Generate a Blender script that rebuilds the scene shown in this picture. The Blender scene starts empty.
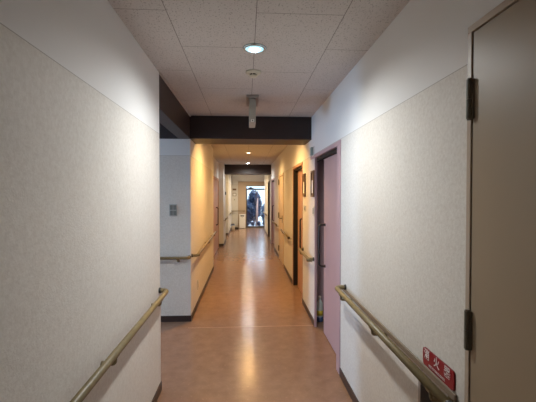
import bpy, bmesh, math, random
from mathutils import Vector, Matrix
random.seed(7)
S = bpy.context.scene
COL = S.collection

# ------------------------------------------------------------------ helpers
def ob(name, bm, mat, parent=None, smooth=False, bevel=0.0):
    me = bpy.data.meshes.new(name)
    bmesh.ops.recalc_face_normals(bm, faces=bm.faces[:])
    bm.to_mesh(me); bm.free()
    o = bpy.data.objects.new(name, me)
    COL.objects.link(o)
    me.materials.append(mat)
    if smooth:
        for p in me.polygons: p.use_smooth = True
    if parent is not None:
        o.parent = parent
        o.matrix_parent_inverse = Matrix.Translation(-Vector(parent.location)) if parent.parent is None else \
            (parent.parent.matrix_parent_inverse if False else Matrix())
    if bevel:
        m = o.modifiers.new('edge', 'BEVEL'); m.width = bevel; m.segments = 2
        m.limit_method = 'ANGLE'; m.angle_limit = math.radians(50)
    return o

def tag(o, label, cat, group=None, kind=None):
    o['label'] = label; o['category'] = cat
    if group: o['group'] = group
    if kind: o['kind'] = kind
    return o

def thing(name, loc, label, cat, group=None, kind=None):
    o = bpy.data.objects.new(name, None)
    o.empty_display_size = 0.05
    COL.objects.link(o); o.location = loc
    return tag(o, label, cat, group, kind)

def box(bm, x0, x1, y0, y1, z0, z1):
    v = [bm.verts.new(p) for p in ((x0,y0,z0),(x1,y0,z0),(x1,y1,z0),(x0,y1,z0),(x0,y0,z1),(x1,y0,z1),(x1,y1,z1),(x0,y1,z1))]
    for f in ((0,3,2,1),(4,5,6,7),(0,1,5,4),(1,2,6,5),(2,3,7,6),(3,0,4,7)):
        bm.faces.new([v[i] for i in f])
    return bm

def boxes(*bs):
    bm = bmesh.new()
    for b in bs: box(bm, *b)
    return bm

def tube(bm, pts, r, seg=14):
    """swept round bar through the points, corners as given, closed ends; r may be a list"""
    pts = [Vector(p) for p in pts]
    n = len(pts)
    rs = r if isinstance(r, (list, tuple)) else [r]*n
    rings = []
    t = (pts[1]-pts[0]).normalized()
    u = t.orthogonal().normalized()
    for i, p in enumerate(pts):
        if i == 0: t = (pts[1]-p).normalized()
        elif i == n-1: t = (p-pts[i-1]).normalized()
        else: t = ((pts[i+1]-p).normalized() + (p-pts[i-1]).normalized()).normalized()
        u = (u - t*u.dot(t)).normalized(); w = t.cross(u)
        rings.append([bm.verts.new(p + (u*math.cos(a)+w*math.sin(a))*rs[i]) for a in [2*math.pi*k/seg for k in range(seg)]])
    for a, b in zip(rings, rings[1:]):
        for k in range(seg):
            bm.faces.new((a[k], a[(k+1)%seg], b[(k+1)%seg], b[k]))
    bm.faces.new(rings[0][::-1]); bm.faces.new(rings[-1])
    return bm

def arc(c, a, b, r, n=6):
    """rounded corner at c between directions a (incoming point) and b (outgoing point)"""
    c, a, b = Vector(c), Vector(a), Vector(b)
    da, db = (a-c).normalized(), (b-c).normalized()
    p0, p1 = c+da*r, c+db*r
    out = []
    for i in range(n+1):
        t = i/n
        out.append(p0*(1-t)**2 + c*2*t*(1-t) + p1*t*t)
    return out

def bend(pts, r):
    pts = [Vector(p) for p in pts]
    out = [pts[0]]
    for i in range(1, len(pts)-1): out += arc(pts[i], pts[i-1], pts[i+1], r)
    out.append(pts[-1])
    return out

def lathe(bm, prof, c=(0,0,0), seg=40, axis='Z'):
    rings = []
    for r, h in prof:
        ring = []
        for k in range(seg):
            a = 2*math.pi*k/seg
            p = Vector((r*math.cos(a), r*math.sin(a), h))
            if axis == 'X': p = Vector((p.z, p.x, p.y))
            ring.append(bm.verts.new(p+Vector(c)))
        rings.append(ring)
    for a, b in zip(rings, rings[1:]):
        for k in range(seg): bm.faces.new((a[k], a[(k+1)%seg], b[(k+1)%seg], b[k]))
    bm.faces.new(rings[0][::-1]); bm.faces.new(rings[-1])
    return bm

# ------------------------------------------------------------------ materials
def mat(name, col, rough=0.5, metal=0.0, spec=0.5, emit=None, noise=None, bump=None):
    """noise=(scale, amount): colour mottling; bump=(scale, strength)"""
    m = bpy.data.materials.new(name); m.use_nodes = True
    nt = m.node_tree; b = nt.nodes['Principled BSDF']
    b.inputs['Base Color'].default_value = (*col, 1)
    b.inputs['Roughness'].default_value = rough
    b.inputs['Metallic'].default_value = metal
    b.inputs['Specular IOR Level'].default_value = spec
    if emit:
        b.inputs['Emission Color'].default_value = (*emit[0], 1)
        b.inputs['Emission Strength'].default_value = emit[1]
    tc = nt.nodes.new('ShaderNodeTexCoord')
    if noise:
        n = nt.nodes.new('ShaderNodeTexNoise'); n.inputs['Scale'].default_value = noise[0]; n.inputs['Detail'].default_value = 5
        nt.links.new(tc.outputs['Object'], n.inputs['Vector'])
        r = nt.nodes.new('ShaderNodeValToRGB')
        k = noise[1]
        r.color_ramp.elements[0].position = .3; r.color_ramp.elements[1].position = .7
        r.color_ramp.elements[0].color = (*[max(0, c*(1-k)) for c in col], 1)
        r.color_ramp.elements[1].color = (*[min(1, c*(1+k)) for c in col], 1)
        nt.links.new(n.outputs['Fac'], r.inputs['Fac']); nt.links.new(r.outputs['Color'], b.inputs['Base Color'])
    if bump:
        n = nt.nodes.new('ShaderNodeTexNoise'); n.inputs['Scale'].default_value = bump[0]
        nt.links.new(tc.outputs['Object'], n.inputs['Vector'])
        bp = nt.nodes.new('ShaderNodeBump'); bp.inputs['Strength'].default_value = bump[1]; bp.inputs['Distance'].default_value = .002
        nt.links.new(n.outputs['Fac'], bp.inputs['Height']); nt.links.new(bp.outputs['Normal'], b.inputs['Normal'])
    return m

SEAM = 1.975
def wall_mat():
    """plain paper above the seam, mottled vinyl paper below it"""
    m = bpy.data.materials.new('wallpaper'); m.use_nodes = True
    nt = m.node_tree; N = nt.nodes; K = nt.links; b = N['Principled BSDF']
    b.inputs['Roughness'].default_value = .62; b.inputs['Specular IOR Level'].default_value = .3
    g = N.new('ShaderNodeNewGeometry'); sp = N.new('ShaderNodeSeparateXYZ'); K.new(g.outputs['Position'], sp.inputs[0])
    gt = N.new('ShaderNodeMath'); gt.operation = 'GREATER_THAN'; gt.inputs[1].default_value = SEAM; K.new(sp.outputs['Z'], gt.inputs[0])
    n1 = N.new('ShaderNodeTexNoise'); n1.inputs['Scale'].default_value = 66; n1.inputs['Detail'].default_value = 4; n1.inputs['Roughness'].default_value = .65
    K.new(g.outputs['Position'], n1.inputs['Vector'])
    r = N.new('ShaderNodeValToRGB'); r.color_ramp.elements[0].position = .33; r.color_ramp.elements[1].position = .66
    r.color_ramp.elements[0].color = (.625, .595, .545, 1); r.color_ramp.elements[1].color = (.72, .70, .655, 1)
    K.new(n1.outputs['Fac'], r.inputs['Fac'])
    mx = N.new('ShaderNodeMix'); mx.data_type = 'RGBA'; K.new(gt.outputs[0], mx.inputs[0]); K.new(r.outputs['Color'], mx.inputs[6])
    mx.inputs[7].default_value = (.74, .74, .73, 1)
    # thin joint line where the two papers meet, its ridge shadow painted in
    ab = N.new('ShaderNodeMath'); ab.operation = 'COMPARE'; ab.inputs[1].default_value = SEAM-.001; ab.inputs[2].default_value = .0016; K.new(sp.outputs['Z'], ab.inputs[0])
    m2 = N.new('ShaderNodeMix'); m2.data_type = 'RGBA'; K.new(ab.outputs[0], m2.inputs[0]); K.new(mx.outputs[2], m2.inputs[6]); m2.inputs[7].default_value = (.42, .40, .37, 1)
    K.new(m2.outputs[2], b.inputs['Base Color'])
    n2 = N.new('ShaderNodeTexNoise'); n2.inputs['Scale'].default_value = 130; n2.inputs['Detail'].default_value = 3; K.new(g.outputs['Position'], n2.inputs['Vector'])
    iv = N.new('ShaderNodeMath'); iv.operation = 'SUBTRACT'; iv.inputs[0].default_value = 1; K.new(gt.outputs[0], iv.inputs[1])
    ml = N.new('ShaderNodeMath'); ml.operation = 'MULTIPLY'; K.new(iv.outputs[0], ml.inputs[0]); K.new(n2.outputs['Fac'], ml.inputs[1])
    bp = N.new('ShaderNodeBump'); bp.inputs['Strength'].default_value = .35; bp.inputs['Distance'].default_value = .003
    K.new(ml.outputs[0], bp.inputs['Height']); K.new(bp.outputs['Normal'], b.inputs['Normal'])
    return m

def ceil_mat():
    m = bpy.data.materials.new('ceiling_board'); m.use_nodes = True
    nt = m.node_tree; N = nt.nodes; K = nt.links; b = N['Principled BSDF']
    b.inputs['Roughness'].default_value = .9; b.inputs['Specular IOR Level'].default_value = .15
    g = N.new('ShaderNodeNewGeometry'); sp = N.new('ShaderNodeSeparateXYZ'); K.new(g.outputs['Position'], sp.inputs[0])
    sx = N.new('ShaderNodeMath'); sx.inputs[1].default_value = -1.454; K.new(sp.outputs['Y'], sx.inputs[0])
    sy = N.new('ShaderNodeMath'); sy.inputs[1].default_value = -.054; K.new(sp.outputs['X'], sy.inputs[0])
    cb = N.new('ShaderNodeCombineXYZ'); K.new(sx.outputs[0], cb.inputs[0]); K.new(sy.outputs[0], cb.inputs[1])
    br = N.new('ShaderNodeTexBrick'); br.offset = .5; br.squash = 1
    br.inputs['Color1'].default_value = (.62, .60, .59, 1); br.inputs['Color2'].default_value = (.60, .58, .57, 1); br.inputs['Mortar'].default_value = (.27, .26, .25, 1)
    br.inputs['Scale'].default_value = 1; br.inputs['Mortar Size'].default_value = .0022; br.inputs['Mortar Smooth'].default_value = 0
    br.inputs['Brick Width'].default_value = .91; br.inputs['Row Height'].default_value = .455
    K.new(cb.outputs[0], br.inputs['Vector'])
    # fissures and pin holes of the mineral board
    mp = N.new('ShaderNodeMapping'); mp.inputs['Scale'].default_value = (1, .55, 1); K.new(g.outputs['Position'], mp.inputs['Vector'])
    n = N.new('ShaderNodeTexNoise'); n.inputs['Scale'].default_value = 120; n.inputs['Detail'].default_value = 2; K.new(mp.outputs[0], n.inputs['Vector'])
    r = N.new('ShaderNodeValToRGB'); r.color_ramp.elements[0].position = .34; r.color_ramp.elements[1].position = .42
    r.color_ramp.elements[0].color = (.66, .66, .66, 1); r.color_ramp.elements[1].color = (1, 1, 1, 1)
    K.new(n.outputs['Fac'], r.inputs['Fac'])
    mu = N.new('ShaderNodeMix'); mu.data_type = 'RGBA'; mu.blend_type = 'MULTIPLY'; mu.inputs[0].default_value = 1
    K.new(br.outputs['Color'], mu.inputs[6]); K.new(r.outputs['Color'], mu.inputs[7]); K.new(mu.outputs[2], b.inputs['Base Color'])
    bp = N.new('ShaderNodeBump'); bp.inputs['Strength'].default_value = .5; bp.inputs['Distance'].default_value = .003
    K.new(r.outputs['Color'], bp.inputs['Height']); K.new(bp.outputs['Normal'], b.inputs['Normal'])
    return m

def floor_mat():
    m = bpy.data.materials.new('vinyl_floor'); m.use_nodes = True
    nt = m.node_tree; N = nt.nodes; K = nt.links; b = N['Principled BSDF']
    g = N.new('ShaderNodeNewGeometry')
    n = N.new('ShaderNodeTexNoise'); n.inputs['Scale'].default_value = 9; n.inputs['Detail'].default_value = 8; n.inputs['Roughness'].default_value = .68
    K.new(g.outputs['Position'], n.inputs['Vector'])
    r = N.new('ShaderNodeValToRGB'); e = r.color_ramp.elements
    e[0].position = .30; e[0].color = (.215, .124, .080, 1); e[1].position = .72; e[1].color = (.285, .170, .112, 1)
    K.new(n.outputs['Fac'], r.inputs['Fac'])
    n3 = N.new('ShaderNodeTexNoise'); n3.inputs['Scale'].default_value = 45; n3.inputs['Detail'].default_value = 3; K.new(g.outputs['Position'], n3.inputs['Vector'])
    r3 = N.new('ShaderNodeValToRGB'); r3.color_ramp.elements[0].position = .62; r3.color_ramp.elements[0].color = (0,0,0,1); r3.color_ramp.elements[1].position = .70; r3.color_ramp.elements[1].color = (.35,.35,.35,1)
    K.new(n3.outputs['Fac'], r3.inputs['Fac'])
    mx = N.new('ShaderNodeMix'); mx.data_type = 'RGBA'; K.new(r3.outputs['Color'], mx.inputs[0]); K.new(r.outputs['Color'], mx.inputs[6]); mx.inputs[7].default_value = (.40, .25, .17, 1)
    K.new(mx.outputs[2], b.inputs['Base Color'])
    n2 = N.new('ShaderNodeTexNoise'); n2.inputs['Scale'].default_value = 14; n2.inputs['Detail'].default_value = 3; K.new(g.outputs['Position'], n2.inputs['Vector'])
    bp = N.new('ShaderNodeBump'); bp.inputs['Strength'].default_value = .12; bp.inputs['Distance'].default_value = .004
    K.new(n2.outputs['Fac'], bp.inputs['Height']); K.new(bp.outputs['Normal'], b.inputs['Normal'])
    rr = N.new('ShaderNodeMapRange'); rr.inputs[3].default_value = .17; rr.inputs[4].default_value = .25; K.new(n.outputs['Fac'], rr.inputs[0]); K.new(rr.outputs[0], b.inputs['Roughness'])
    b.inputs['Specular IOR Level'].default_value = .30
    return m

WALL = wall_mat(); CEIL = ceil_mat(); FLOOR = floor_mat()
BEAM = mat('dark_beam_paint', (.028, .017, .016), .5, noise=(6, .12))
SKIRT = mat('dark_vinyl_skirting', (.040, .024, .022), .42, noise=(12, .15))
PALE = mat('pale_corner_guard', (.66, .63, .60), .4)
RAIL = mat('olive_handrail', (.195, .148, .068), .42, noise=(25, .12))
STRIP = mat('grey_tan_strip', (.23, .185, .135), .45)
CAP = mat('dark_rail_cap', (.030, .027, .024), .5)
PINK = mat('mauve_door_paint', (.46, .32, .35), .42, noise=(2.5, .03))
SALMON = mat('salmon_door_paint', (.46, .25, .165), .42, noise=(2.5, .03))
PINKF = mat('mauve_frame_paint', (.37, .25, .275), .4)
CREAM = mat('cream_door_paint', (.62, .50, .36), .45, noise=(3, .03))
BEIGE = mat('beige_door_paint', (.32, .248, .165), .42, noise=(1.5, .03))
BEIGEF = mat('beige_frame_paint', (.43, .345, .265), .4)
BROWN = mat('doorway_shade_brown', (.055, .030, .022), .45)
BLACK = mat('black_plastic', (.012, .011, .012), .35)
GAP = mat('gap_shade', (.012, .008, .006), .8)  # near-black standing in for the shade in door gaps and reveals
BRONZE = mat('bronze_hinge', (.14, .128, .10), .35)
STEEL = mat('grey_steel', (.35, .34, .33), .4, metal=.6)
WHITE = mat('white_plastic', (.78, .77, .73), .4)
IVORY = mat('ivory_plastic', (.62, .60, .50), .4)
GREYP = mat('grey_switch_plastic', (.20, .215, .20), .4)
DGREY = mat('dark_grey_switch', (.085, .09, .085), .4)
RED = mat('red_sign', (.27, .008, .018), .35)
REDD = mat('edge_shadow_red', (.10, .006, .008), .4)
LETTER = mat('white_lettering', (.72, .66, .66), .5)
WOODF = mat('brown_wood_frame', (.16, .085, .04), .45, noise=(30, .2))
PAPER = mat('white_paper', (.80, .79, .76), .6)
TEAL = mat('grey_green_plastic', (.33, .40, .38), .35)
ALU = mat('bronze_aluminium', (.10, .085, .07), .4, metal=.5)
YEL = mat('yellow_label', (.72, .55, .05), .45)
BLUEB = mat('blue_bottle', (.05, .09, .22), .3)
BOTT = mat('milky_bottle', (.62, .66, .62), .3)
LAMPW = mat('cool_lamp', (1, 1, 1), .5, emit=((.88, .97, 1.0), 40))
LAMPY = mat('warm_lamp', (1, 1, 1), .5, emit=((1.0, .80, .50), 9))
RING = mat('chrome_ring', (.55, .68, .72), .22, metal=.8)
RINGW = mat('white_ring', (.75, .73, .70), .4)

XL, XR, H = -.659, .784, 2.44

# ------------------------------------------------------------------ room shell
tag(ob('floor', boxes((-5.4, 1.3, -2.3, 17.05, -.12, 0)), FLOOR), 'glossy orange brown marbled vinyl floor of the corridor', 'floor', kind='structure')
tag(ob('ceiling', boxes((-5.4, 1.3, -2.3, 17.05, H, H+.12)), CEIL), 'white pitted board ceiling with staggered panel joints', 'ceiling', kind='structure')
YE = 2.88   # where the wall on the left ends at the side passage
YF = 4.45   # far wall of that passage
tag(ob('wall_left', boxes((XL-.13, XL, -2.3, YE, 0, H), (-5.4, XL-.13, YE-.12, YE, 0, H)), WALL), 'long mottled white wall with handrail, ending at the side passage', 'wall', kind='structure')
AX = -.80
tag(ob('wall_left.001', boxes((-5.4, XL, YF, YF+.12, 0, H), (-1.05, XL, YF+.12, 7.55, 0, H), (-1.05, AX, 7.55, 10.88, 0, H), (-1.05, XL, 10.88, 12.1, 0, H),
    (-1.05, AX, 12.1, 13.9, 0, H), (-1.05, XL, 13.9, 16.9, 0, H)), WALL), 'far corridor wall beyond the side passage with two shallow alcoves', 'wall', kind='structure')
# right wall with its door openings and the extinguisher niche
RT = 1.02
segs = []
ZT = 1.969
def solid(y0, y1): segs.append((XR, RT, y0, y1, 0, H))
def over(y0, y1, z=ZT): segs.append((XR, RT, y0, y1, z, H))
solid(-2.3, .34); over(.34, 1.268, 2.098)
NZ0, NZ1, NY0, NY1 = .10, .705, 1.40, 1.628
solid(1.268, NY0); segs += [(XR, RT, NY0, NY1, 0, NZ0), (XR, RT, NY0, NY1, NZ1, H), (XR+.2, RT, NY0, NY1, NZ0, NZ1)]
solid(NY1, 3.03); over(3.03, 4.18); segs.append((XR, XR+.02, 4.18, 4.46, 0, H))
segs.append((XR+.02, RT, 4.18, 4.46, ZT, H)); segs.append((RT-.04, RT, 3.03, 4.46, 0, ZT))
solid(4.46, 5.09); over(5.09, 6.17); segs.append((RT-.04, RT, 5.09, 6.17, 0, ZT))
solid(6.17, 7.66); over(7.66, 8.72, 1.96); segs.append((RT-.04, RT, 7.66, 8.72, 0, 1.96))
solid(8.72, 10.2); over(10.2, 11.5); segs.append((RT-.04, RT, 10.2, 11.5, 0, ZT))
solid(11.5, 12.15); over(12.15, 13.25); segs.append((RT-.04, RT, 12.15, 13.25, 0, ZT))
solid(13.25, 15.7); segs.append((.93, RT, 15.7, 16.9, 0, H))
tag(ob('wall_right', boxes(*segs), WALL), 'long white papered wall holding the row of doors and red sign', 'wall', kind='structure')
tag(ob('wall_back', boxes((XL-.13, RT, -2.42, -2.3, 0, H)), WALL), 'white wall closing the corridor behind the viewer', 'wall', kind='structure')
DZ = 1.93
tag(ob('wall_front', boxes((-1.05, -.03, 16.9, 17.05, 0, H), (-.03, RT, 16.9, 17.05, DZ, H), (.90, RT, 16.9, 17.05, 0, DZ)), WALL), 'end wall of the corridor around the bright glass door', 'wall', kind='structure')
# end of the side passage with its daylight window
W0, W1, WZ0, WZ1 = 3.62, 4.38, .75, 2.1
tag(ob('wall_side', boxes((-5.4, -5.28, YE, W0, 0, H), (-5.4, -5.28, W1, YF, 0, H), (-5.4, -5.28, W0, W1, 0, WZ0), (-5.4, -5.28, W0, W1, WZ1, H)), WALL), 'end wall of the side passage around its window', 'wall', kind='structure')
wn = thing('window_1', (-5.34, (W0+W1)/2, WZ0), 'daylight window at the end of the side passage', 'window', kind='structure')
ob('window_frame', boxes((-5.37, -5.31, W0, W0+.05, WZ0, WZ1), (-5.37, -5.31, W1-.05, W1, WZ0, WZ1), (-5.37, -5.31, W0+.05, W1-.05, WZ0, WZ0+.05), (-5.37, -5.31, W0+.05, W1-.05, WZ1-.05, WZ1), (-5.36, -5.32, 3.98, 4.02, WZ0, WZ1)), STEEL, wn)

# beams and the lintel over the passage
BZ = 2.17
tag(ob('beam_1', boxes((-5.28, RT, 4.42, 4.90, BZ, H)), BEAM), 'dark brown ceiling beam crossing the corridor at the side passage', 'beam', kind='structure')
tag(ob('beam_2', boxes((XL, XR, 11.54, 12.02, 2.15, H)), BEAM), 'dark brown ceiling beam further down the corridor, lit from below', 'beam', kind='structure')
tag(ob('lintel', boxes((XL-.13, XL, YE, 4.42, BZ, H)), BEAM), 'dark brown lintel above the mouth of the side passage', 'lintel', kind='structure')
tag(ob('trim_1', boxes((XL, XL+.014, YE, 4.42, H-.012, H)), PALE), 'thin pale moulding between lintel and ceiling', 'trim', kind='structure')

# skirting
SK, ST = .07, .008
tag(ob('baseboard_left', boxes((XL, XL+ST, -2.3, YE+ST, 0, SK), (XL-.13, XL+ST, YE, YE+ST, 0, SK)), SKIRT), 'dark skirting under the long white wall with handrail', 'skirting', kind='structure')
tag(ob('baseboard_left.001', boxes((-5.28, XL+ST, YF-ST, YF, 0, SK), (XL, XL+ST, YF, 7.55+ST, 0, SK), (AX, AX+ST, 7.55, 10.88, 0, SK), (AX, XL+ST, 10.88-ST, 10.88, 0, SK),
    (XL, XL+ST, 10.88, 12.1, 0, SK), (AX, AX+ST, 12.1, 13.9, 0, SK), (AX, XL+ST, 13.9-ST, 13.9, 0, SK), (XL, XL+ST, 13.9, 16.9, 0, SK)), SKIRT), 'dark skirting along the far corridor wall and alcoves', 'skirting', kind='structure')
tag(ob('baseboard_right', boxes(*[(XR-ST, XR, a, b, 0, SK) for a, b in ((1.27, NY1), (NY1, 3.03), (4.18, 5.09), (6.17, 7.66), (8.72, 10.2), (11.5, 12.15), (13.25, 15.7))]), SKIRT), 'dark skirting under the wall with the doors', 'skirting', kind='structure')
# corner guards
tag(ob('trim_2', boxes((XL-.03, XL+.003, YE-.03, YE+.003, SK, .72)), PALE, bevel=.002), 'pale corner guard at the end of the near wall', 'corner guard', kind='structure')
tag(ob('trim_3', boxes((XL-.035, XL+.003, YF-.003, YF+.035, SK, 1.95)), PALE, bevel=.002), 'pale corner guard where the passage meets the far corridor', 'corner guard', kind='structure')
# joint in the floor sheet
tag(ob('trim_4', boxes((XL, XR, 4.22, 4.232, 0, .0012)), mat('floor_joint', (.42, .27, .19), .25)), 'thin welded joint line across the vinyl floor', 'floor joint', kind='structure')

# ------------------------------------------------------------------ doors
def bow_handle(name, y, z0, z1, x_face, out, parent, m=BLACK):
    """vertical bow pull: two arms out of the leaf and a long straight grip"""
    bm = bmesh.new()
    tube(bm, bend([(x_face, y, z1), (x_face+out, y, z1), (x_face+out, y, z0), (x_face, y, z0)], .035), .0115, 12)
    lathe(bm, [(.018, 0), (.018, .006*(1 if out > 0 else -1))], (x_face, y, z0), 16, 'X')
    lathe(bm, [(.018, 0), (.018, .006*(1 if out > 0 else -1))], (x_face, y, z1), 16, 'X')
    return ob(name, bm, m, parent, smooth=True)

def sliding_door(n, y0, y1, leaf0, leaf1, label, hy, hz=(.745, 1.19), frame_near=.11, ztop=1.965, leafm=PINK, framem=PINKF, dark=False, knob=False):
    d = thing('door_%d' % n, (XR+.06, (y0+y1)/2, 0), label, 'door', kind='structure')
    fx0 = XR-.006
    ob('frame', boxes((fx0, XR+.055, y0, y0+frame_near, 0, ztop-.0365), (fx0, XR+.09, y0, y1, ztop-.036, ztop+.003),
                      (XR+.021 if n == 1 else fx0, XR+.16, y1-.03, y1, 0, ztop-.0365), *([(fx0, XR+.021, 4.172, 4.18, 0, ztop-.0365)] if n == 1 else [])), framem, d, bevel=.002)
    ob('track', boxes((XR+.02, XR+.058, y0+frame_near, y1-.03, ztop-.072, ztop-.037)), GAP, d)
    lf = ob('leaf', boxes((XR+.061, XR+.097, leaf0, leaf1, .008, ztop-.062)), leafm, d, bevel=.002)
    bow_handle('handle', hy, hz[0], hz[1], XR+.061, -.066, lf)
    if dark: ob('jamb_shade', boxes((XR+.002, XR+.15, y1-.05, y1-.03, 0, ztop-.05)), GAP, d)  # far jamb reveal painted near-black in place of its shade
    if knob:
        bm = bmesh.new(); lathe(bm, [(.016, 0), (.016, .012), (.011, .018), (.011, .03)], (XR+.079, 0, 0), 16)
        bm2 = bmesh.new(); tube(bm2, [(XR+.079, leaf1, .545), (XR+.079, leaf1+.012, .545), (XR+.079, leaf1+.035, .545)], [.016, .016, .010], 14); bm.free()
        ob('door_stop', bm2, BLACK, lf, smooth=True)
    return d
sliding_door(1, 3.035, 4.46, 3.1, 3.985, 'mauve sliding door with black bow handle, bottle standing in its gap', 3.915, framem=PINK, knob=True)
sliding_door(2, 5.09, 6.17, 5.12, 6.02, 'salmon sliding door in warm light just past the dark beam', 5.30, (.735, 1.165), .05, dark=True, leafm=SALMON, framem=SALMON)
sliding_door(4, 10.2, 11.5, 10.24, 11.42, 'mauve sliding door just before the second beam', 11.0, (.74, 1.18), .06)
sliding_door(6, 12.15, 13.25, 12.2, 13.2, 'dark brown leaf standing in for the unlit doorway beyond the second beam', 12.9, (.74, 1.18), .06, leafm=BROWN, framem=BROWN)  # dark leaf and frame painted in for the darkness of an open doorway

def hinge_bm(x, y, z0, z1, r, leafw, side=-1):
    """butt hinge: barrel in two knuckles with finials, plus its plate on the wall side"""
    bm = bmesh.new()
    zm = (z0+z1)/2
    tube(bm, [(x, y, z0), (x, y, zm-.001)], r, 14); tube(bm, [(x, y, zm+.001), (x, y, z1)], r, 14)
    tube(bm, [(x, y, z1), (x, y, z1+.004)], r*.75, 12); tube(bm, [(x, y, z0-.004), (x, y, z0)], r*.75, 12)
    box(bm, x+r*.3, x+r*.9, y-leafw, y+leafw, z0, z1)
    return bm

# beige hinged door beside the viewer
d = thing('door_5', (XR, .8, 0), 'beige hinged door with bronze hinges beside the red sign', 'door', kind='structure')
ob('frame', boxes((XR-.008, XR+.1, 1.243, 1.267, 0, 2.0728), (XR-.008, XR+.1, .345, 1.267, 2.073, 2.097), (XR-.008, XR+.1, .345, .369, 0, 2.0728)), BEIGEF, d, bevel=.002)
ob('rebate', boxes((XR+.03, XR+.05, .369, 1.243, .004, 2.073)), GAP, d)
lf = ob('leaf', boxes((XR-.004, XR+.029, .374, 1.2385, .008, 2.0685)), BEIGE, d, bevel=.0015)
for z0, z1 in ((1.774, 1.909), (.975, 1.108), (.16, .295)):
    ob('hinge', hinge_bm(XR-.014, 1.243, z0, z1, .0105, .014), BRONZE, d, smooth=False)
bm = bmesh.new(); tube(bm, bend([(XR-.004, .44, 1.0), (XR-.06, .44, 1.0), (XR-.06, .56, 1.0)], .02), .010, 12)
ob('lever_handle', bm, STEEL, lf, smooth=True)

# cream hinged store door in the warm stretch
d = thing('door_3', (XR, 8.19, 0), 'cream hinged door between the salmon and the mauve sliding doors', 'door', kind='structure')
ob('frame', boxes((XR-.012, XR+.08, 7.66, 7.70, 0, 1.9198), (XR-.012, XR+.08, 8.68, 8.72, 0, 1.9198), (XR-.012, XR+.08, 7.66, 8.72, 1.92, 1.96)), CREAM, d, bevel=.002)
lf = ob('leaf', boxes((XR-.002, XR+.034, 7.705, 8.675, .01, 1.915)), CREAM, d, bevel=.002)
for z0, z1 in ((1.74, 1.86), (.97, 1.09), (.20, .32)):
    ob('hinge', hinge_bm(XR-.02, 8.66, z0, z1, .014, .016), BRONZE, d)
bm = bmesh.new(); box(bm, XR-.012, XR-.002, 7.93, 7.97, .90, 1.06); tube(bm, bend([(XR-.01, 7.95, 1.0), (XR-.06, 7.95, 1.0), (XR-.06, 8.07, 1.0)], .02), .010, 12)
ob('lever_handle', bm, BRONZE, lf)

# door in the alcove on the far wall
d = thing('door_7', (AX, 9.7, 0), 'salmon sliding door in the alcove opposite the cream door', 'door', kind='structure')
ob('frame', boxes((AX, AX+.03, 8.80, 8.86, 0, 1.8998), (AX, AX+.03, 10.54, 10.60, 0, 1.8998), (AX, AX+.03, 8.80, 10.60, 1.90, 1.96)), SALMON, d, bevel=.002)
lf = ob('leaf', boxes((AX, AX+.016, 8.86, 10.54, .01, 1.90)), SALMON, d)
bow_handle('handle', 9.75, .72, 1.17, AX+.016, .055, lf)

GX = .90
# glass door at the end of the corridor
def glass_mat():
    m = bpy.data.materials.new('door_glass'); m.use_nodes = True
    nt = m.node_tree; nt.nodes.clear()
    o = nt.nodes.new('ShaderNodeOutputMaterial'); t = nt.nodes.new('ShaderNodeBsdfTransparent'); g = nt.nodes.new('ShaderNodeBsdfGlossy')
    t.inputs[0].default_value = (.95, .97, .98, 1); g.inputs['Roughness'].default_value = .03
    mx = nt.nodes.new('ShaderNodeMixShader'); mx.inputs[0].default_value = .06
    nt.links.new(t.outputs[0], mx.inputs[1]); nt.links.new(g.outputs[0], mx.inputs[2]); nt.links.new(mx.outputs[0], o.inputs[0])
    return m
GLASS = glass_mat()
d = thing('door_8', (.44, 16.95, 0), 'glazed exit door at the end of the corridor with garden outside', 'door', kind='structure')
PAN = mat('tan_door_surround', (.46, .35, .25), .5)
ob('surround', boxes((-.36, .0, 16.86, 16.9, 0, 2.1), (.0, GX, 16.86, 16.9, DZ-.02, 2.1)), PAN, d, bevel=.003)
ob('frame', boxes((0, .03, 16.88, 17.0, 0, DZ-.045), (GX-.03, GX, 16.88, 17.0, 0, DZ-.045), (0, GX, 16.88, 17.0, DZ-.0448, DZ-.02), (.03, GX-.03, 16.88, 17.0, 0, .02)), ALU, d)
ob('transom', boxes((0, GX, 16.87, 16.99, 1.755, 1.785)), ALU, d)
for i, (a, b) in enumerate(((.03, .455), (.44, GX-.03))):
    y = 16.91+.03*i
    lf = ob('leaf', boxes((a, a+.022, y, y+.025, .02, 1.755), (b-.022, b, y, y+.025, .02, 1.755), (a+.022, b-.022, y, y+.025, .02, .07), (a+.022, b-.022, y, y+.025, 1.72, 1.755)), ALU, d)
    ob('pane', boxes((a+.022, b-.022, y+.010, y+.015, .07, 1.72)), GLASS, lf)
ob('transom_pane', boxes((.03, GX-.03, 16.93, 16.935, 1.785, DZ-.045)), GLASS, d)
bm = boxes((.10, .34, 16.83, 16.87, 1.765, 1.81), (.16, .28, 16.80, 16.87, 1.80, 1.845)); 
ob('door_closer', bm, BLACK, d, bevel=.008)

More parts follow.
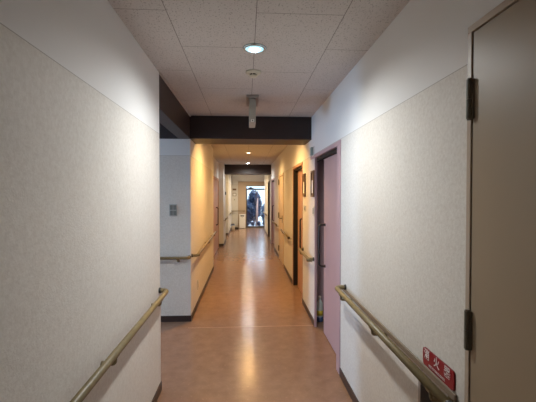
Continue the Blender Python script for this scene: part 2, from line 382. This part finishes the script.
# ------------------------------------------------------------------ handrails
def rail_thing(name, label, loc, path, walldir, brackets, strip=None, capm=CAP, r=.0175):
    t = thing(name, loc, label, 'handrail', 'corridor handrails')
    bm = tube(bmesh.new(), bend(path, .045), r, 18)
    grip = ob('grip', bm, RAIL, t, smooth=True)
    for e in (0, -1):
        p = Vector(path[e]); q = Vector(path[1 if e == 0 else -2])
        dd = (p-q).normalized()
        if abs(dd.dot(Vector(walldir))) > .9:    # the end turns back into the wall: a dark flange on the wall
            bm = tube(bmesh.new(), [p-dd*.016, p-dd*.001], [r*1.12, r*1.3], 18)
        else:
            bm = tube(bmesh.new(), [p-dd*.004, p+dd*.012], [r*1.08, r*.95], 18)
        ob('end_cap', bm, capm, grip)
    for (p, wpt) in brackets:
        p, wpt = Vector(p), Vector(wpt)
        bm = tube(bmesh.new(), bend([p+Vector((0, 0, -r*.6)), Vector((p.x, p.y, p.z-.045)), Vector((wpt.x, wpt.y, p.z-.045))], .015), .0085, 10)
        n = Vector(walldir)
        w2 = Vector((wpt.x, wpt.y, p.z-.045))
        tube(bm, [w2-n*.007, w2-n*.0005], .014, 16)
        along = Vector((0, 1, 0)) if abs(n.x) > .5 else Vector((1, 0, 0))
        tube(bm, [p-along*.016+Vector((0, 0, -.0045)), p+along*.016+Vector((0, 0, -.0045))], r*.96, 16)
        ob('bracket', bm, RAIL, t, smooth=False)
    if strip: ob('wall_strip', boxes(strip), STRIP, t, bevel=.004)
    return t
RZ = .785
LX = -.597
rail_thing('handrail', 'olive handrail along the long white wall without doors', (XL, .8, RZ),
    [(LX, -1.6, RZ), (LX, 2.845, RZ), (XL, 2.845, RZ)], (-1, 0, 0), [((LX, y, RZ), (XL, y, 0)) for y in (2.62, 1.72, .8, -.1)])
RX = .703
rail_thing('handrail', 'olive handrail with wall strip between mauve door and red sign', (XR, 2.1, RZ),
    [(RX, 1.235, RZ-.006), (RX, 2.865, RZ-.002), (XR, 2.865, RZ-.002)], (1, 0, 0), [((RX, y, RZ-.008), (XR, y, 0)) for y in (2.70, 2.02, 1.36)],
    strip=(XR-.012, XR-.0005, 1.32, 2.95, .741, .769))
FY = YF-.065
rail_thing('handrail', 'olive handrail on the blue-grey passage wall under the switch', (-1.9, YF, .768),
    [(-5.1, YF, .768), (-5.1, FY, .768), (-.675, FY, .768), (-.675, YF, .768)], (0, 1, 0), [((x, FY, .768), (x, YF, 0)) for x in (-.80, -1.8, -3.2, -4.6)])
rail_thing('handrail', 'handrail along the warm wall up to the alcove door', (XL, 6, RZ),
    [(XL, 4.52, .775), (LX+.005, 4.52, .775), (LX+.005, 7.25, RZ), ], (-1, 0, 0), [((LX+.005, y, .78), (XL, y, 0)) for y in (4.75, 6.0, 7.0)])
rail_thing('handrail', 'short handrail between the mauve bottle door and the salmon sliding door', (XR, 4.6, RZ-.01),
    [(XR, 4.235, RZ-.02), (RX+.02, 4.235, RZ-.02), (RX+.02, 5.03, RZ-.02), (XR, 5.03, RZ-.02)], (1, 0, 0), [((RX+.02, y, RZ-.02), (XR, y, 0)) for y in (4.36, 4.9)])
rail_thing('handrail', 'handrail between the orange-lit sliding door and cream door', (XR, 6.8, RZ),
    [(RX+.02, 6.22, RZ), (RX+.02, 7.62, RZ)], (1, 0, 0), [((RX+.02, y, RZ), (XR, y, 0)) for y in (6.4, 7.4)])
rail_thing('handrail', 'handrail past the cream door before the second beam', (XR, 9.4, RZ),
    [(RX+.02, 8.78, RZ), (RX+.02, 10.15, RZ)], (1, 0, 0), [((RX+.02, y, RZ), (XR, y, 0)) for y in (8.95, 10.0)])
rail_thing('handrail', 'handrail on the wall past the unlit doorway', (XR, 15, RZ),
    [(RX+.02, 13.3, RZ), (RX+.02, 15.6, RZ)], (1, 0, 0), [((RX+.02, y, RZ), (XR, y, 0)) for y in (13.6, 14.5, 15.4)])
rail_thing('handrail', 'handrail on the white pier between the two alcoves', (XL, 11.5, RZ),
    [(LX, 10.95, RZ), (LX, 12.03, RZ)], (-1, 0, 0), [((LX, y, RZ), (XL, y, 0)) for y in (11.1, 11.9)])
rail_thing('handrail', 'handrail past the second alcove leading to the end wall', (XL, 15.3, RZ),
    [(LX, 13.97, RZ), (LX, 16.75, RZ)], (-1, 0, 0), [((LX, y, RZ), (XL, y, 0)) for y in (14.1, 15.3, 16.6)])
rail_thing('handrail', 'handrail across the end wall under the small notices', (-.35, 16.9, .77),
    [(-.64, 16.81, .77), (-.06, 16.81, .77)], (0, 1, 0), [((-.6, 16.81, .77), (-.6, 16.9, 0)), ((-.12, 16.81, .77), (-.12, 16.86, 0))])

# ------------------------------------------------------------------ ceiling things
LRIMC = mat('cool_lens_rim', (.5, .6, .65), .3, emit=((.42, .80, .95), 1.1))
LRIMW = mat('warm_lens_rim', (.6, .55, .45), .3, emit=((1.0, .80, .52), 1.6))
def downlight(y, label, em, ring):
    rim = LRIMC if em is LAMPW else LRIMW
    t = thing('downlight', (.055, y, H), label, 'downlight', 'ceiling downlights along the corridor')
    bm = lathe(bmesh.new(), [(.057, H-.001), (.060, H-.010), (.070, H-.008), (.076, H-.0005)], (.055, y, 0), 40)
    rg = ob('trim_ring', bm, ring, t, smooth=True)
    bm = lathe(bmesh.new(), [(.036, H-.012), (.056, H-.009), (.0565, H-.002)], (.055, y, 0), 40)
    ob('lens_rim', bm, rim, rg, smooth=True)
    bm = lathe(bmesh.new(), [(.010, H-.016), (.030, H-.015), (.037, H-.011)], (.055, y, 0), 40)
    ob('diffuser', bm, em, t, smooth=True)
downlight(2.365, 'bright cool-white recessed downlight overhead in front of the smoke detector', LAMPW, RING)
downlight(5.35, 'warm recessed downlight hidden just behind the dark beam', LAMPY, RINGW)
downlight(8.22, 'warm recessed downlight midway between the two beams', LAMPY, RINGW)
downlight(10.95, 'cool recessed downlight close in front of the second beam', LAMPW, RINGW)
downlight(13.7, 'warm recessed downlight just beyond the second beam', LAMPY, RINGW)
downlight(15.6, 'warm recessed downlight above the end of the corridor', LAMPY, RINGW)

t = thing('smoke_detector', (.056, 2.82, H), 'round ivory smoke detector on the ceiling past the bright downlight', 'smoke detector')
bm = lathe(bmesh.new(), [(.058, H), (.058, H-.010), (.050, H-.017), (.034, H-.020)], (.056, 2.82, 0), 40)
ob('base', bm, IVORY, t, smooth=True)
bm = lathe(bmesh.new(), [(.027, H-.0195), (.027, H-.030)], (.056, 2.82, 0), 32)
ob('vent_slots', bm, BLACK, t)
bm = lathe(bmesh.new(), [(.030, H-.029), (.030, H-.036), (.022, H-.042), (.008, H-.044)], (.056, 2.82, 0), 32)
ob('sensor_cap', bm, IVORY, t, smooth=True)
for k in range(6):
    a = k*math.pi/3+.3
    bm = tube(bmesh.new(), [(.056+.0275*math.cos(a), 2.82+.0275*math.sin(a), H-.019), (.056+.0275*math.cos(a), 2.82+.0275*math.sin(a), H-.031)], .003, 8)
    ob('rib', bm, IVORY, t)

t = thing('hanging_sign_box', (.062, 3.65, H), 'slim ivory box sign hanging from the ceiling, seen edge-on', 'sign')
ob('ceiling_mount', boxes((.005, .12, 3.46, 3.84, H-.022, H)), STEEL, t, bevel=.003)
SIGNG = mat('grey_ivory_plastic', (.40, .39, .34), .45)
hs = ob('housing', boxes((.031, .093, 3.50, 3.80, H-.248, H-.022)), SIGNG, t, bevel=.005)
ob('end_cover', boxes((.035, .089, 3.494, 3.50, H-.243, H-.03)), SIGNG, hs, bevel=.002)
ob('lamp_window', boxes((.047, .077, 3.488, 3.496, H-.247, H-.222)), PAPER, hs, bevel=.002)
bm = tube(bmesh.new(), [(.062, 3.4865, H-.234), (.062, 3.489, H-.234)], .006, 12); ob('indicator', bm, BLACK, hs)

# ------------------------------------------------------------------ wall things
# red extinguisher sign
t = thing('fire_extinguisher_sign', (XR, 1.463, .80), 'red fire extinguisher sign with white characters above the handrail', 'sign')
def rounded_plate(y0, y1, z0, z1, x0, x1, rad, n=6):
    bm = bmesh.new(); pts = []
    for cy, cz, a0 in ((y1-rad, z1-rad, 0), (y0+rad, z1-rad, 90), (y0+rad, z0+rad, 180), (y1-rad, z0+rad, 270)):
        for i in range(n+1):
            a = math.radians(a0+90*i/n); pts.append((cy+rad*math.cos(a), cz+rad*math.sin(a)))
    A = [bm.verts.new((x0, y, z)) for y, z in pts]; B = [bm.verts.new((x1, y, z)) for y, z in pts]
    bm.faces.new(A); bm.faces.new(B[::-1])
    for i in range(len(pts)): bm.faces.new((A[i], A[(i+1) % len(pts)], B[(i+1) % len(pts)], B[i]))
    return bm
SZ0, SZ1 = .771, .846
pl = ob('plate', rounded_plate(1.338, 1.58, SZ0, SZ1, XR-.006, XR-.0025, .014), RED, t)
ob('edge_shadow', rounded_plate(1.333, 1.578, SZ0-.001, SZ1+.001, XR-.0024, XR-.0004, .014), REDD, t)  # offset dark copy of the plate, painted as its shadow edge
def lettering(name, s, size, y, z, x, parent, sy=1.0):
    cu = bpy.data.curves.new(name, 'FONT'); cu.body = s; cu.size = size; cu.align_x = 'CENTER'; cu.align_y = 'CENTER'; cu.extrude = .0006; cu.offset = .0006 if size > .03 else 0
    tmp = bpy.data.objects.new(name, cu); COL.objects.link(tmp)
    dg = bpy.context.evaluated_depsgraph_get(); dg.update()
    me = bpy.data.meshes.new_from_object(tmp.evaluated_get(dg))
    COL.objects.unlink(tmp); bpy.data.objects.remove(tmp)
    # text x -> world -y (read from inside the corridor), text y -> world z
    for v in me.vertices:
        tx, ty, tz = v.co; v.co = (x-tz, y-tx, z+ty*sy)
    me.materials.clear(); me.materials.append(LETTER)
    o = bpy.data.objects.new(name, me); COL.objects.link(o)
    o.parent = parent; o.matrix_parent_inverse = Matrix.Translation(-Vector(parent.location))
    return o
for i, ch in enumerate('消火器'):
    lettering('lettering', ch, .047, 1.545-.081*i, .820, XR-.0066, pl)
lettering('lettering', 'FIRE EXTINGUISHER', .0145, 1.463, .783, XR-.0066, pl)

# recessed extinguisher cabinet
t = thing('extinguisher_niche', (XR, 1.52, NZ0), 'dark recessed extinguisher niche with grey rim below the red sign', 'niche', kind='structure')
ob('rim', boxes((XR-.004, XR+.19, NY1-.022, NY1-.001, NZ0, NZ1), (XR-.004, XR+.19, NY0+.001, NY0+.022, NZ0, NZ1), (XR-.004, XR+.19, NY0+.022, NY1-.022, NZ1-.022, NZ1-.001), (XR-.004, XR+.19, NY0+.022, NY1-.022, NZ0+.001, NZ0+.022)), STEEL, t)
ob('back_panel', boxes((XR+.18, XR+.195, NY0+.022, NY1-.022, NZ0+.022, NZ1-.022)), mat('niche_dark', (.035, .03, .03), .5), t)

# notice holders between the first two sliding doors
for (y0, y1, lab) in ((4.195, 4.37, 'brown framed notice on the white pier beside the bottle door'), (4.83, 5.02, 'brown framed notice in warm light beside the second sliding door')):
    t = thing('notice_frame', (XR, (y0+y1)/2, 1.63), lab, 'notice frame', 'framed notices by the doors')
    z0, z1 = 1.485, 1.79
    ob('frame', boxes((XR-.02, XR, y0, y0+.022, z0, z1), (XR-.02, XR, y1-.022, y1, z0, z1), (XR-.02, XR, y0+.022, y1-.022, z1-.022, z1), (XR-.02, XR, y0+.022, y1-.022, z0, z0+.022)), WOODF, t, bevel=.002)
    bb = ob('backboard', boxes((XR-.008, XR-.001, y0+.022, y1-.022, z0+.022, z1-.022)), WOODF, t)
    ob('notice_paper', boxes((XR-.011, XR-.008, y0+.028, y1-.028, z0+.045, z1-.11)), PAPER, bb)
for (y0, y1, z0, z1, lab) in ((4.215, 4.295, 1.265, 1.378, 'small white wall switch under the notice beside the bottle door'), (4.86, 4.935, 1.28, 1.365, 'small white wall switch under the notice in warm light')):
    t = thing('wall_switch', (XR, (y0+y1)/2, (z0+z1)/2), lab, 'switch', 'wall switches by the doors')
    pl = ob('plate', boxes((XR-.008, XR, y0, y1, z0, z1)), IVORY, t, bevel=.002)
    ob('rocker', boxes((XR-.012, XR-.007, y0+.022, y1-.022, z0+.022, z1-.022)), GREYP, pl, bevel=.001)
t = thing('call_lamp', (XR, 4.27, 2.01), 'grey-green call lamp on the wall above the framed notice', 'indicator lamp')
ob('base', boxes((XR-.012, XR, 4.22, 4.32, 1.955, 2.07)), WHITE, t, bevel=.003)
ob('lens', boxes((XR-.04, XR-.012, 4.228, 4.312, 1.965, 2.06)), TEAL, t, bevel=.008)

# switch on the passage wall
t = thing('wall_switch', (-.86, YF, 1.33), 'grey four-gang switch on the blue-grey passage wall above the handrail', 'switch')
pl = ob('plate', boxes((-.905, -.815, YF-.008, YF, 1.255, 1.40)), mat('pale_grey_plate', (.42, .43, .41), .4), t, bevel=.002)
for i in range(2):
    for j in range(2):
        x0 = -.898+.041*i; z0 = 1.263+.066*j
        ob('rocker', boxes((x0, x0+.034, YF-.013, YF-.007, z0+.004, z0+.058)), mat('switch_grey', (.20, .21, .20), .4) if (i+j) % 2 == 0 else GREYP, pl, bevel=.001)
t = thing('wall_outlet', (XL, 5.07, .29), 'small beige outlet plate low on the warm corridor wall', 'outlet')
pl = ob('plate', boxes((XL, XL+.008, 5.035, 5.105, .225, .355)), IVORY, t, bevel=.002)
ob('socket', boxes((XL+.007, XL+.010, 5.052, 5.088, .25, .33)), GREYP, pl)
t = thing('wall_sensor', (XL, 11.85, 1.55), 'small black wall box on the white pier between the alcoves', 'sensor')
ob('body', boxes((XL, XL+.03, 11.80, 11.90, 1.50, 1.60)), BLACK, t, bevel=.006)
ob('face', boxes((XL+.03, XL+.033, 11.82, 11.88, 1.52, 1.58)), DGREY, t)

# bottle in the door gap
t = thing('bottle', (.876, 4.36, 0), 'clear bottle with yellow and blue label standing in the mauve door gap', 'bottle')
c = (.876, 4.36, 0)
ob('body', lathe(bmesh.new(), [(.033, .001), (.037, .008), (.037, .20), (.033, .225), (.018, .252), (.014, .262), (.014, .272)], c, 28), BOTT, t, smooth=True)
ob('label', lathe(bmesh.new(), [(.0376, .075), (.0376, .135)], c, 28), YEL, t, smooth=True)
ob('blue_band', lathe(bmesh.new(), [(.0335, .0005), (.0377, .007), (.0377, .06)], c, 28), BLUEB, t, smooth=True)
ob('cap', lathe(bmesh.new(), [(.016, .266), (.016, .296), (.012, .304)], c, 20), WHITE, t, smooth=True)

# ------------------------------------------------------------------ things at the corridor end
for (z0, z1, lab) in ((1.70, 1.78, 'small dark-topped notice high on the end wall'), (1.44, 1.58, 'small framed notice lower on the end wall above the handrail')):
    t = thing('wall_notice', (-.52, 16.9, (z0+z1)/2), lab, 'notice', 'notices on the end wall')
    ob('frame', boxes((-.60, -.44, 16.885, 16.9, z0, z1)), WOODF, t, bevel=.002)
    ob('paper', boxes((-.58, -.46, 16.882, 16.886, z0+.02, z1-.02)), PAPER if z0 < 1.6 else WOODF, t)
t = thing('wall_plate', (-.52, 16.9, 1.27), 'small pale wall plate under the notices on the end wall', 'wall plate')
pl = ob('plate', boxes((-.555, -.485, 16.89, 16.9, 1.22, 1.34)), IVORY, t, bevel=.002)
ob('button', boxes((-.535, -.505, 16.886, 16.891, 1.265, 1.30)), GREYP, pl)
t = thing('white_cabinet', (-.16, 16.62, 0), 'narrow white cabinet with dark slot beside the glass exit door', 'cabinet')
ob('body', boxes((-.30, -.03, 16.50, 16.74, .015, .60)), WHITE, t, bevel=.006)
ob('top_board', boxes((-.305, -.025, 16.49, 16.745, .60, .625)), PAPER, t, bevel=.003)
ob('slot', boxes((-.245, -.085, 16.496, 16.503, .54, .585)), BLACK, t)
ob('handle', boxes((-.19, -.14, 16.485, 16.502, .475, .49)), GREYP, t, bevel=.003)
t = thing('waste_bin', (-.545, 15.4, 0), 'small white bin with blue bag rim against the wall near the end', 'bin')
ob('body', lathe(bmesh.new(), [(.072, .004), (.088, .25), (.09, .255)], (-.545, 15.4, 0), 28), WHITE, t, smooth=True)
ob('bag_rim', lathe(bmesh.new(), [(.092, .225), (.094, .262), (.080, .264)], (-.545, 15.4, 0), 28), mat('blue_bag', (.25, .32, .50), .5), t, smooth=True)
ob('lid', lathe(bmesh.new(), [(.080, .262), (.076, .29), (.05, .31)], (-.545, 15.4, 0), 28), BLACK, t, smooth=True)
t = thing('black_tray', (-.41, 16.3, 0), 'low black box on the floor beside the white cabinet', 'box')
ob('tray', boxes((-.50, -.32, 16.2, 16.4, .0, .07)), BLACK, t, bevel=.008)
ob('rim', boxes((-.505, -.315, 16.195, 16.405, .065, .085)), DGREY, t, bevel=.004)

# ------------------------------------------------------------------ outside the glass door
tag(ob('ground', boxes((-6, 8, 17.05, 40, -.15, -.02)), mat('pale_paving', (.42, .43, .46), .8, noise=(3, .2))), 'pale paved ground outside the exit door', 'ground', kind='structure')
tag(ob('wall_outside', boxes((-6, 8, 30, 30.2, -.02, 2.2)), mat('pale_render', (.60, .63, .66), .8, noise=(1.5, .08))), 'pale garden wall seen through the exit glass', 'wall', kind='structure')
LEAF = mat('dark_blue_foliage', (.010, .022, .062), .6, noise=(9, .5))
STEM = mat('pinkish_bark', (.34, .20, .17), .7, noise=(14, .25))
def leaf_cloud(bm, c, rad, n, size):
    for _ in range(n):
        v = Vector((random.gauss(0, 1), random.gauss(0, 1), random.gauss(0, 1))).normalized()*(random.random()**.4)
        p = Vector(c)+Vector((v.x*rad[0], v.y*rad[1], v.z*rad[2]))
        if p.z < .02: p.z = .02+random.random()*.1
        a = Vector((random.uniform(-1, 1), random.uniform(-1, 1), random.uniform(-1, 1))).normalized(); b = a.orthogonal().normalized(); n_ = a.cross(b)
        s = size*random.uniform(.6, 1.3)
        q = [p-a*s, p+b*s*.42+n_*s*.1, p+a*s, p-b*s*.42+n_*s*.1]
        bm.faces.new([bm.verts.new(x) for x in q])
LEAF2 = mat('blue_grey_foliage', (.05, .085, .16), .6, noise=(9, .4))
def shrub(x, y, h, rad, label, n=900, m=None, size=.075):
    t = thing('garden_shrub', (x, y, -.02), label, 'shrub', 'garden shrubs outside the glass door')
    bm = bmesh.new(); leaf_cloud(bm, (x, y, h*.55), (rad, rad, h*.5), n, size); ob('foliage', bm, m or LEAF, t)
    bm = bmesh.new()
    for k in range(4):
        a = k*1.6; tube(bm, [(x+.02*math.cos(a), y+.02*math.sin(a), -.02), (x+rad*.3*math.cos(a), y+rad*.3*math.sin(a), h*.5), (x+rad*.5*math.cos(a), y+rad*.5*math.sin(a), h*.85)], [.02*min(1, h), .014*min(1, h), .006*min(1, h)], 8)
    ob('stem', bm, STEM, t)
shrub(.10, 18.7, 1.05, .36, 'dark rounded shrub outside the glass door at its hinge side', 1500)
shrub(.44, 19.7, 1.66, .40, 'tall dark shrub in the middle of the view through the glass door', 2200)
shrub(1.04, 18.45, 1.05, .30, 'low blue-grey shrub outside the glass door beside the pinkish post', 1200, LEAF2)
for k, x in enumerate((.05, .33, .61, .89)):
    shrub(x, 17.75, .22, .09, ['low dark plant at the glass door sill, closest to the white cabinet', 'low dark plant at the glass door sill, second from the white cabinet', 'low dark plant at the glass door sill, third from the white cabinet', 'low dark plant at the glass door sill, farthest from the white cabinet'][k], 160, size=.045)
t = thing('garden_post', (.54, 18.2, -.02), 'pinkish wooden post standing outside the glass door before the shrubs', 'post')
ob('post', tube(bmesh.new(), [(.54, 18.2, -.02), (.55, 18.2, .9), (.57, 18.2, 1.3)], [.055, .048, .03], 12), STEM, t, smooth=True)
ob('post_cap', lathe(bmesh.new(), [(.034, 1.29), (.034, 1.31), (.02, 1.325)], (.57, 18.2, 0), 16), STEM, t, smooth=True)

# ------------------------------------------------------------------ light
def spot(y, col, power, ang=164, blend=.9, x=.055):
    l = bpy.data.lights.new('downlight_beam', 'SPOT'); l.energy = power; l.color = col; l.spot_size = math.radians(ang); l.spot_blend = blend; l.shadow_soft_size = .05
    o = bpy.data.objects.new('downlight_beam', l); COL.objects.link(o); o.location = (x, y, H-.02)
spot(2.365, (.96, .985, .985), 146)
spot(5.35, (1.0, .585, .20), 215, 168, .75)
spot(8.22, (1.0, .60, .22), 170, 166, .8)
spot(10.95, (.98, .95, .88), 85, 168, .6)
spot(13.7, (1.0, .74, .42), 190)
spot(15.6, (1.0, .82, .58), 170)
l = bpy.data.lights.new('passage_daylight', 'AREA'); l.shape = 'RECTANGLE'; l.size = 1.25; l.size_y = .66; l.energy = 112; l.color = (.40, .65, 1.0)
o = bpy.data.objects.new('passage_daylight', l); COL.objects.link(o); o.location = (-5.26, (W0+W1)/2, 1.42); o.rotation_euler = (0, math.radians(-90), 0)

w = bpy.data.worlds.new('sky'); S.world = w; w.use_nodes = True
bg = w.node_tree.nodes['Background']; bg.inputs[0].default_value = (.66, .83, 1.0, 1); bg.inputs[1].default_value = 5

# ------------------------------------------------------------------ camera
cam = bpy.data.cameras.new('camera'); co = bpy.data.objects.new('camera', cam); COL.objects.link(co)
cam.sensor_fit = 'HORIZONTAL'; cam.sensor_width = 36; cam.lens = 36*371/536; cam.clip_start = .02
co.location = (0, 0, 1.513)
yaw = math.atan(22/371); pit = math.atan(6.5/371)
co.rotation_euler = (math.pi/2-pit, 0, -yaw)
S.camera = co
S.view_settings.view_transform = 'Standard'; S.view_settings.look = 'None'; S.view_settings.gamma = 1; S.view_settings.use_curve_mapping = False
S.view_settings.exposure = 0
S.cycles.use_denoising = True
S.cycles.max_bounces = 14; S.cycles.diffuse_bounces = 8
